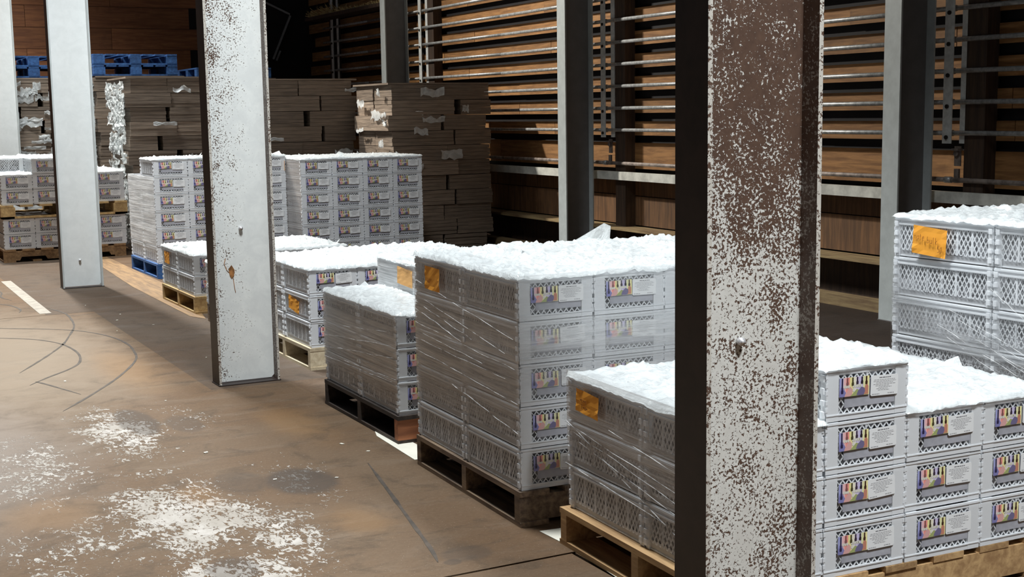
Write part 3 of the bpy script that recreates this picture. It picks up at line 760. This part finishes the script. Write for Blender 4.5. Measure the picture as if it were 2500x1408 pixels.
# tall stack at the right edge
tX, tY, tA = 3.9, 3.0, .02
pallet(tX-.02, tY, tA, 'brown', 'brown pallet under the tall stack at the right edge')
stack(tX, tY, tA, 1.0, lambda i, j: 6, PH, 'tall stack at right edge', 'crates of the tall stack at right', jmax=3)
cover(tX, tY, tA, CA*3, SD, PH+6*CH, 'crumpled plastic on the tall stack at the right edge', 4, amp=.028)
film(tX, tY, tA, [(0, SD), (0, 0)], PH+.1, PH+6*CH, lambda f, s, t: .10+.6*math.exp(-((t-.62+.42*s)/.1)**2)+.1*(s > .5), 'glossy diagonal stretch film on the tall stack at right', 'film_steep', seed=5, folds=((.3, .6, 1, .32, .003), (.35, .56, 1, .28, .002), (.4, .5, .98, .26, .003), (.25, .52, .9, .24, .002), (.45, .48, 1, .22, .0025), (.5, .72, .66, .6, .004), (.3, .47, .8, .22, .002)))
x, y = loc(tX, tY, tA, -.012, .905)
note(x, y, PH+5*CH+.022, tA-math.pi/2, .175, .112, .07, 'orange note with handwriting on the tall stack at right', [('nate', .014, .058, .025), ('bulk', .082, .05, .026), ('50', .138, .02, .024)])

# tall wrapped stack in the centre
sX, sY, sA = 2.24, 4.21, -.033
px, py = loc(sX, sY, sA, -.01, -.005)
pallet(px, py, sA, 'weather', 'dark weathered pallet under the tall central wrapped stack')
stack(sX, sY, sA, 1, lambda i, j: 5, PH, 'central wrapped stack', 'crates of the central wrapped stack')
cover(sX, sY, sA, SW, SD, PH+5*CH, 'crumpled plastic on top of the central wrapped stack', 6, amp=.034)
def lay_s(f, s, t):
    if f == 0:
        v = .16 + .62*math.exp(-((t-.55)/.3)**4) + .12*noise.noise(Vector((s*3, t*4+s*2, 1)))
        return v*(.25 if t < .14 else .6 if t < .24 else 1)
    return .04 + .6*math.exp(-((t-.7)/.1)**2)*(1-.2*s) + .3*math.exp(-((t-1)/.05)**2) + .2*math.exp(-((t-.52)/.1)**2)
film(sX, sY, sA, [(0, SD), (0, 0), (SW, 0)], PH+.015, PH+5*CH+.01, lay_s, 'hazy stretch film around the central wrapped stack', seed=8, mat2='film_pale', folds=((0, .78, .9, .62, .002), (0, .7, .5, .6, .003), (.02, .62, .98, .56, .002), (0, .86, .97, .7, .002), (0, .53, .9, .5, .002), (.4, .36, 1, .26, .004), (0, .47, 1, .4, .002), (.1, .57, .7, .53, .0015), (0, .74, .6, .63, .0015)))
x, y = loc(sX, sY, sA, -.016, .86)
note(x, y, PH+4*CH+.03, sA-math.pi/2, .155, .098, .02, 'orange note on the central wrapped stack', [('~ee', .04, .03, .018)])
# loose bag corner standing up at the back of the central stack
b = MB(); b.poly([(0, 0, 0), (.22, .02, -.01), (.24, .04, .07), (.21, .05, .085), (.1, .05, .035)]); b.poly([(0, 0, 0), (.1, .05, .035), (.08, .12, .0)])
x, y = loc(sX, sY, sA, .72, .93)
tag(obj('bag_corner', b.mesh('bag_corner', M['cover']), None, (x, y, PH+5*CH+.005)), 'stiff corner of a clear bag standing up on the central stack', 'plastic bag')

# low wrapped stack on blackened pallet
lX, lY, lA = 2.335, 5.6, -.01
px, py = loc(lX, lY, lA, -.01, -.01)
pallet(px, py, lA, 'black', 'blackened pallet with reddish stringer under low wrapped stack', side='red')
lrows = lambda i, j: 3 if j == 0 else 4
stack(lX, lY, lA, 1, lrows, PH, 'low wrapped stack', 'crates of the low wrapped stack')
cover(*loc(lX, lY, lA, 0, 0), lA, CA, SD, PH+3*CH, 'crumpled plastic on the front step of the low wrapped stack', 9, amp=.024)
cover(*loc(lX, lY, lA, CA, 0), lA, CA*3, SD, PH+4*CH, 'crumpled plastic on the raised part of low wrapped stack', 10, amp=.022)
film(lX, lY, lA, [(0, SD), (0, 0)], PH+.015, PH+3*CH, lambda f, s, t: (.2 if t < .2-.1*s else 1)*(.25+.6*math.exp(-((t-.5)/.36)**4)+.15*noise.noise(Vector((s*3, t*4, 5)))), 'greyish stretch film on the left side of low wrapped stack', seed=11, folds=((0, .36, 1, .56, .003), (0, .25, .95, .3, .0025), (0, .5, 1, .68, .002), (.0, .62, .9, .8, .0015), (.3, .3, 1, .34, .002)))
film(*loc(lX, lY, lA, CA, 0), lA, [(0, SD), (0, 0)], PH+3*CH+.005, PH+4*CH, lambda f, s, t: .8, 'white stretch film over a faded orange note on raised crates', 'film_pale', seed=12)
x, y = loc(lX, lY, lA, CA-.01, .72)
note(x, y, PH+3*CH+.05, lA-math.pi/2, .2, .09, .05, 'faded orange note behind film on raised crates', [], .5)

# stack on cream pallet
wX, wY, wA = 2.585, 7.55, .0
pallet(wX-.01, wY-.01, wA, 'pale', 'clean cream wooden pallet behind the speckled column')
stack(wX, wY, wA, 1, lambda i, j: 3, PH, 'stack on cream pallet', 'crates of the stack on the cream pallet')
cover(wX, wY, wA, SW, SD, PH+3*CH, 'crumpled plastic on the stack standing on the cream pallet', 13, amp=.034)
note(wX-.012, wY+.36, PH+1*CH+.05, -math.pi/2, .2, .085, .12, 'bright orange note on the stack on cream pallet', [('~e', .06, .03, .03)])

# two-layer stack mostly hidden by the speckled column
qX, qY, qA = 2.56, 8.83, .0
pallet(qX, qY-.01, qA, 'weather', 'dark pallet mostly hidden behind the speckled column')
stack(qX, qY, qA, 1, lambda i, j: 2, PH, 'stack hidden by speckled column', 'crates of the stack behind the speckled column')
cover(qX, qY, qA, SW, SD, PH+2*CH, 'crumpled plastic on the stack hidden by the speckled column', 14, amp=.025)
note(qX-.012, qY+.9, PH+CH+.03, -math.pi/2, .2, .09, .02, 'orange note half hidden by the speckled column', [])

# two-layer stack on yellow pallet
pX, pY, pA = 2.575, 10.26, .01
pallet(pX-.01, pY-.02, pA, 'yellow', 'yellow wooden pallet under a two-layer stack', d=1.05)
stack(pX, pY, pA, 1.02, lambda i, j: 2, PH, 'stack on yellow pallet', 'crates of the stack on the yellow pallet')
cover(pX, pY, pA, SW*1.02, SD*1.02, PH+2*CH*1.02, 'crumpled plastic on the two-layer stack on yellow pallet', 15, amp=.028)
note(pX-.012, pY+.92, PH+CH+.03, pA-math.pi/2, .17, .1, .03, 'orange note on the stack on yellow pallet', [('~', .06, .04, .03)])

# tall stack on blue pallet
bX, bY, bA = 2.85, 12.72, .02; bs = 1.045
pallet(bX-.01, bY-.01, bA, 'blue', 'blue painted pallet under a tall wrapped stack', sc=bs)
stack(bX, bY, bA, bs, lambda i, j: 6 if i == 0 else 5, PH*bs, 'stack on blue pallet', 'crates of the stack on the blue pallet')
cover(bX, bY, bA, SW*bs, CB*bs, PH*bs+6*CH*bs, 'crumpled plastic on the tall stack on blue pallet', 16, amp=.022)
film(bX, bY, bA, [(0, SD*bs), (0, 0)], PH*bs+.1, (PH+5*CH)*bs, lambda f, s, t: .85 if t > .1 else .3, 'pale stretch film on left side of the blue-pallet stack', 'film_pale', seed=17)

# tall stack in front of the cardboard bales
cX, cY, cA = 4.17, 12.3, .0; cs = 1.02
pallet(cX-.01, cY-.01, cA, 'weather', 'hidden dark pallet under the tall stack before the cardboard', sc=cs)
stack(cX, cY, cA, cs, lambda i, j: 6, PH*cs, 'stack before cardboard bales', 'crates of the stack before the cardboard bales')
cover(cX, cY, cA, SW*cs, SD*cs, (PH+6*CH)*cs, 'crumpled plastic on the tall stack before the cardboard bales', 18, amp=.02)
film(cX, cY, cA, [(0, SD*cs), (0, 0)], PH+.1, (PH+6*CH)*cs, lambda f, s, t: .7, 'stretch film in the gap between two tall stacks', seed=19)
note(cX-.013, cY+.6, (PH+5*CH)*cs+.04, cA-math.pi/2, .16, .1, 0, 'pale orange note in the gap between two tall stacks', [], .45)

# double-decked stack at the far left
eX, eY, eA = 1.76, 15.15, .01; es = 1.035
pallet(eX-.02, eY-.02, eA, 'brown', 'brown notched pallet on the floor at far left', sc=es, notch=True)
stack(eX, eY, eA, es, lambda i, j: 2, PH*es, 'lower deck far left', 'crates of the lower deck at far left')
ez = (PH+2*CH)*es+.004
pallet(eX-.02, eY-.02, eA, 'yellow', 'tan block pallet between the two decks of crates at far left', sc=es*1.03, z=ez, block=True)
ez2 = ez + PH*es*1.03
erows = lambda i, j: 3 if (j in (1, 2) or (i == 1 and j == 0)) else 2
stack(eX, eY, eA, es, erows, ez2, 'upper deck far left', 'crates of the upper deck at far left')
cover(*loc(eX, eY, eA, 0, 0), eA, CA*es, CB*es, ez2+2*CH*es, 'crumpled plastic on low left corner of upper deck far left', 20, amp=.022)
cover(*loc(eX, eY, eA, 0, CB*es), eA, CA*es, CB*es, ez2+3*CH*es, 'crumpled plastic on back left corner of upper deck far left', 21, amp=.022)
cover(*loc(eX, eY, eA, CA*es, 0), eA, 2*CA*es, SD*es, ez2+3*CH*es, 'crumpled plastic on middle of upper deck far left', 22, amp=.03)
cover(*loc(eX, eY, eA, 3*CA*es, 0), eA, CA*es, SD*es, ez2+2*CH*es, 'crumpled plastic on right end of upper deck far left', 23, amp=.035)

# ------------------------------------------------------------------ cardboard bales
def scrap(w, h, seed, dens):
    """crumpled film patches hanging on a face (local x along the face, z up)"""
    rr = random.Random(seed); b = MB()
    for k in range(dens):
        x, z = rr.uniform(0, w-.1), rr.uniform(.1, h-.06); L = rr.uniform(.08, .3); t = rr.uniform(.03, .1); n = 8
        row = []
        for i in range(n+1):
            for j in range(4):
                u = i/n; row.append((min(w, x+L*u), -.012-.05*abs(noise.noise((x+u*3, z*5+j*.8, seed))), z+(j/3-.5)*t*(1+.8*noise.noise((u*4, k, 1)))+.04*noise.noise((u*2.5, k*3, seed))))
        o = len(b.v); b.v += row
        for i in range(n):
            for j in range(3):
                q = o+i*4+j; b.f.append((q, q+4, q+5, q+1)); b.m.append(0); b.c.append(None)
    return b.mesh('film_scrap', M['cover'], True)
BUND = {}
def bale(X, Y, w, d, Hh, nl, label, seed, left=0, front=0):
    rr = random.Random(seed); r = empty('cardboard_bale', (X, Y, 0)); tag(r, label, 'cardboard', 'bales of flattened cardboard')
    z = 0.0; t = Hh/nl
    for k in range(nl):
        tt = t*rr.uniform(.97, 1.0)
        off = rr.uniform(-.042, .042); cuts = [0, rr.choice((.3, .36, .62, .66)), 1] if k % 2 else [0, rr.choice((.5, .55, .45)), 1]
        gap = rr.choice((.004, .004, .03, .06))
        for a, c in zip(cuts[:-1], cuts[1:]):
            for e in (0, 1):
                x0, x1 = a*w + (gap/2 if a > 0 else 0), c*w - (gap/2 if c < 1 else 0)
                y0, y1 = (0, d*.5-.01) if e == 0 else (d*.5, d)
                key = (round(x1-x0, 2), round(y1-y0, 2), round(tt, 3))
                if key not in BUND:
                    b = MB(); L = x1-x0; D = y1-y0
                    nn = 4
                    for s in range(nn):            # each bundle is a few flattened cartons thick
                        i0 = rr.uniform(0, .008); b.box(i0, rr.uniform(0, .01), tt*s/nn+.001, L-i0, D-i0, tt*(s+1)/nn-.001)
                    BUND[key] = b.mesh('cardboard_bundle', M['cardboard'])
                obj('cardboard_bundle', BUND[key], r, (x0+off+rr.uniform(-.012, .012), y0+rr.uniform(-.014, .014), z), (0, rr.uniform(-.004, .004), rr.uniform(-.012, .012)))
        z += t
    b = MB(); b.box(-.01, -.01, 0, w+.01, d+.01, .02); obj('top_sheet', b.mesh('top_sheet', M['cardboard']), r, (0, 0, z))
    if left: tag(obj('film_scraps', scrap(d, Hh, seed, left), r, (-.02, d, 0), (0, 0, -math.pi/2)), kind='stuff')
    if front: tag(obj('film_scraps', scrap(w, Hh, seed+5, front), r, (0, -.008, 0)), kind='stuff')
    return r
bale(5.66, 13.62, 1.22, 1.05, 1.86, 11, 'cardboard bale nearest the plank wall, in shade', 31, 16, 6)
bale(4.53, 14.8, 1.2, 1.05, 1.94, 11, 'middle cardboard bale right of the speckled column', 32, 6, 10)
bale(3.24, 15.6, 1.2, 1.05, 1.99, 12, 'cardboard bale left of the speckled column with crumpled film', 33, 260, 8)
bale(2.0, 17.75, 1.08, 1.05, 2.04, 12, 'cardboard bale seen between the two leftmost columns', 34, 30, 110)
bale(3.22, 17.3, 1.1, 1.0, 2.05, 12, 'cardboard bale at back carrying two blue pallets', 35, 200, 4)
bale(4.5, 17.3, 1.05, 1.0, 2.02, 12, 'cardboard bale at back carrying a single blue pallet', 36, 4, 4)
# blue pallets on top of the bales
pallet(3.2, 17.3, 0, 'blue', 'lower blue pallet of the pair on the back bale', z=2.072, block=True, w=1.05, sc=1.0)
pallet(3.2, 17.3, 0, 'blue', 'upper blue pallet of the pair on the back bale', z=2.21, block=True, w=1.05, sc=1.0)
pallet(2.05, 17.77, 0, 'blue', 'lower blue pallet between the two leftmost columns', z=2.062, block=True, w=1.0)
pallet(2.05, 17.77, 0, 'blue', 'upper blue pallet between the two leftmost columns', z=2.2, block=True, w=1.0)
pallet(4.5, 17.3, 0, 'blue', 'single dark blue pallet behind the speckled column', z=2.042, block=True, w=1.0)

# ------------------------------------------------------------------ sheets and litter on the floor
def sheet(name, pts, z, t, mat, label, cat):
    b = MB(); b.prism(pts, z, z+t, axis='z'); tag(obj(name, b.mesh(name, M[mat])), label, cat)
sheet('slip_sheet', [(2.2, 2.9), (2.36, 2.88), (2.36, 4.12), (2.27, 4.13), (2.28, 3.9)], .0005, .002, 'white_board', 'white slip sheet sticking out under the tan pallet', 'sheet')
sheet('slip_sheet', [(2.28, 5.3), (2.4, 5.28), (2.4, 5.95), (2.36, 6.0), (2.3, 5.8)], .0005, .002, 'white_board', 'white slip sheet sticking out under the blackened pallet', 'sheet')
sheet('floor_board', [(2.5, 10.15), (2.57, 9.95), (2.8, 11.4), (2.82, 15.1), (2.62, 15.12), (2.5, 12.2)], .0005, .002, 'board', 'thin brown board lying along the blue and yellow pallets', 'board')
for i in range(16):
    x, y = R.uniform(1.2, 2.2), R.uniform(4.0, 11.5); s = R.uniform(.006, .014); b = MB()
    b.prism([(-s, -s*.4), (s*.7, -s*.6), (s, s*.3), (-s*.5, s*.6)], 0, s*.3, axis='z')
    tag(obj('chip', b.mesh('chip', M['white_board']), None, (x, y, .0005), (0, 0, R.random()*6)), 'small pale chip lying on the bare floor', 'debris', 'pale chips on the floor')
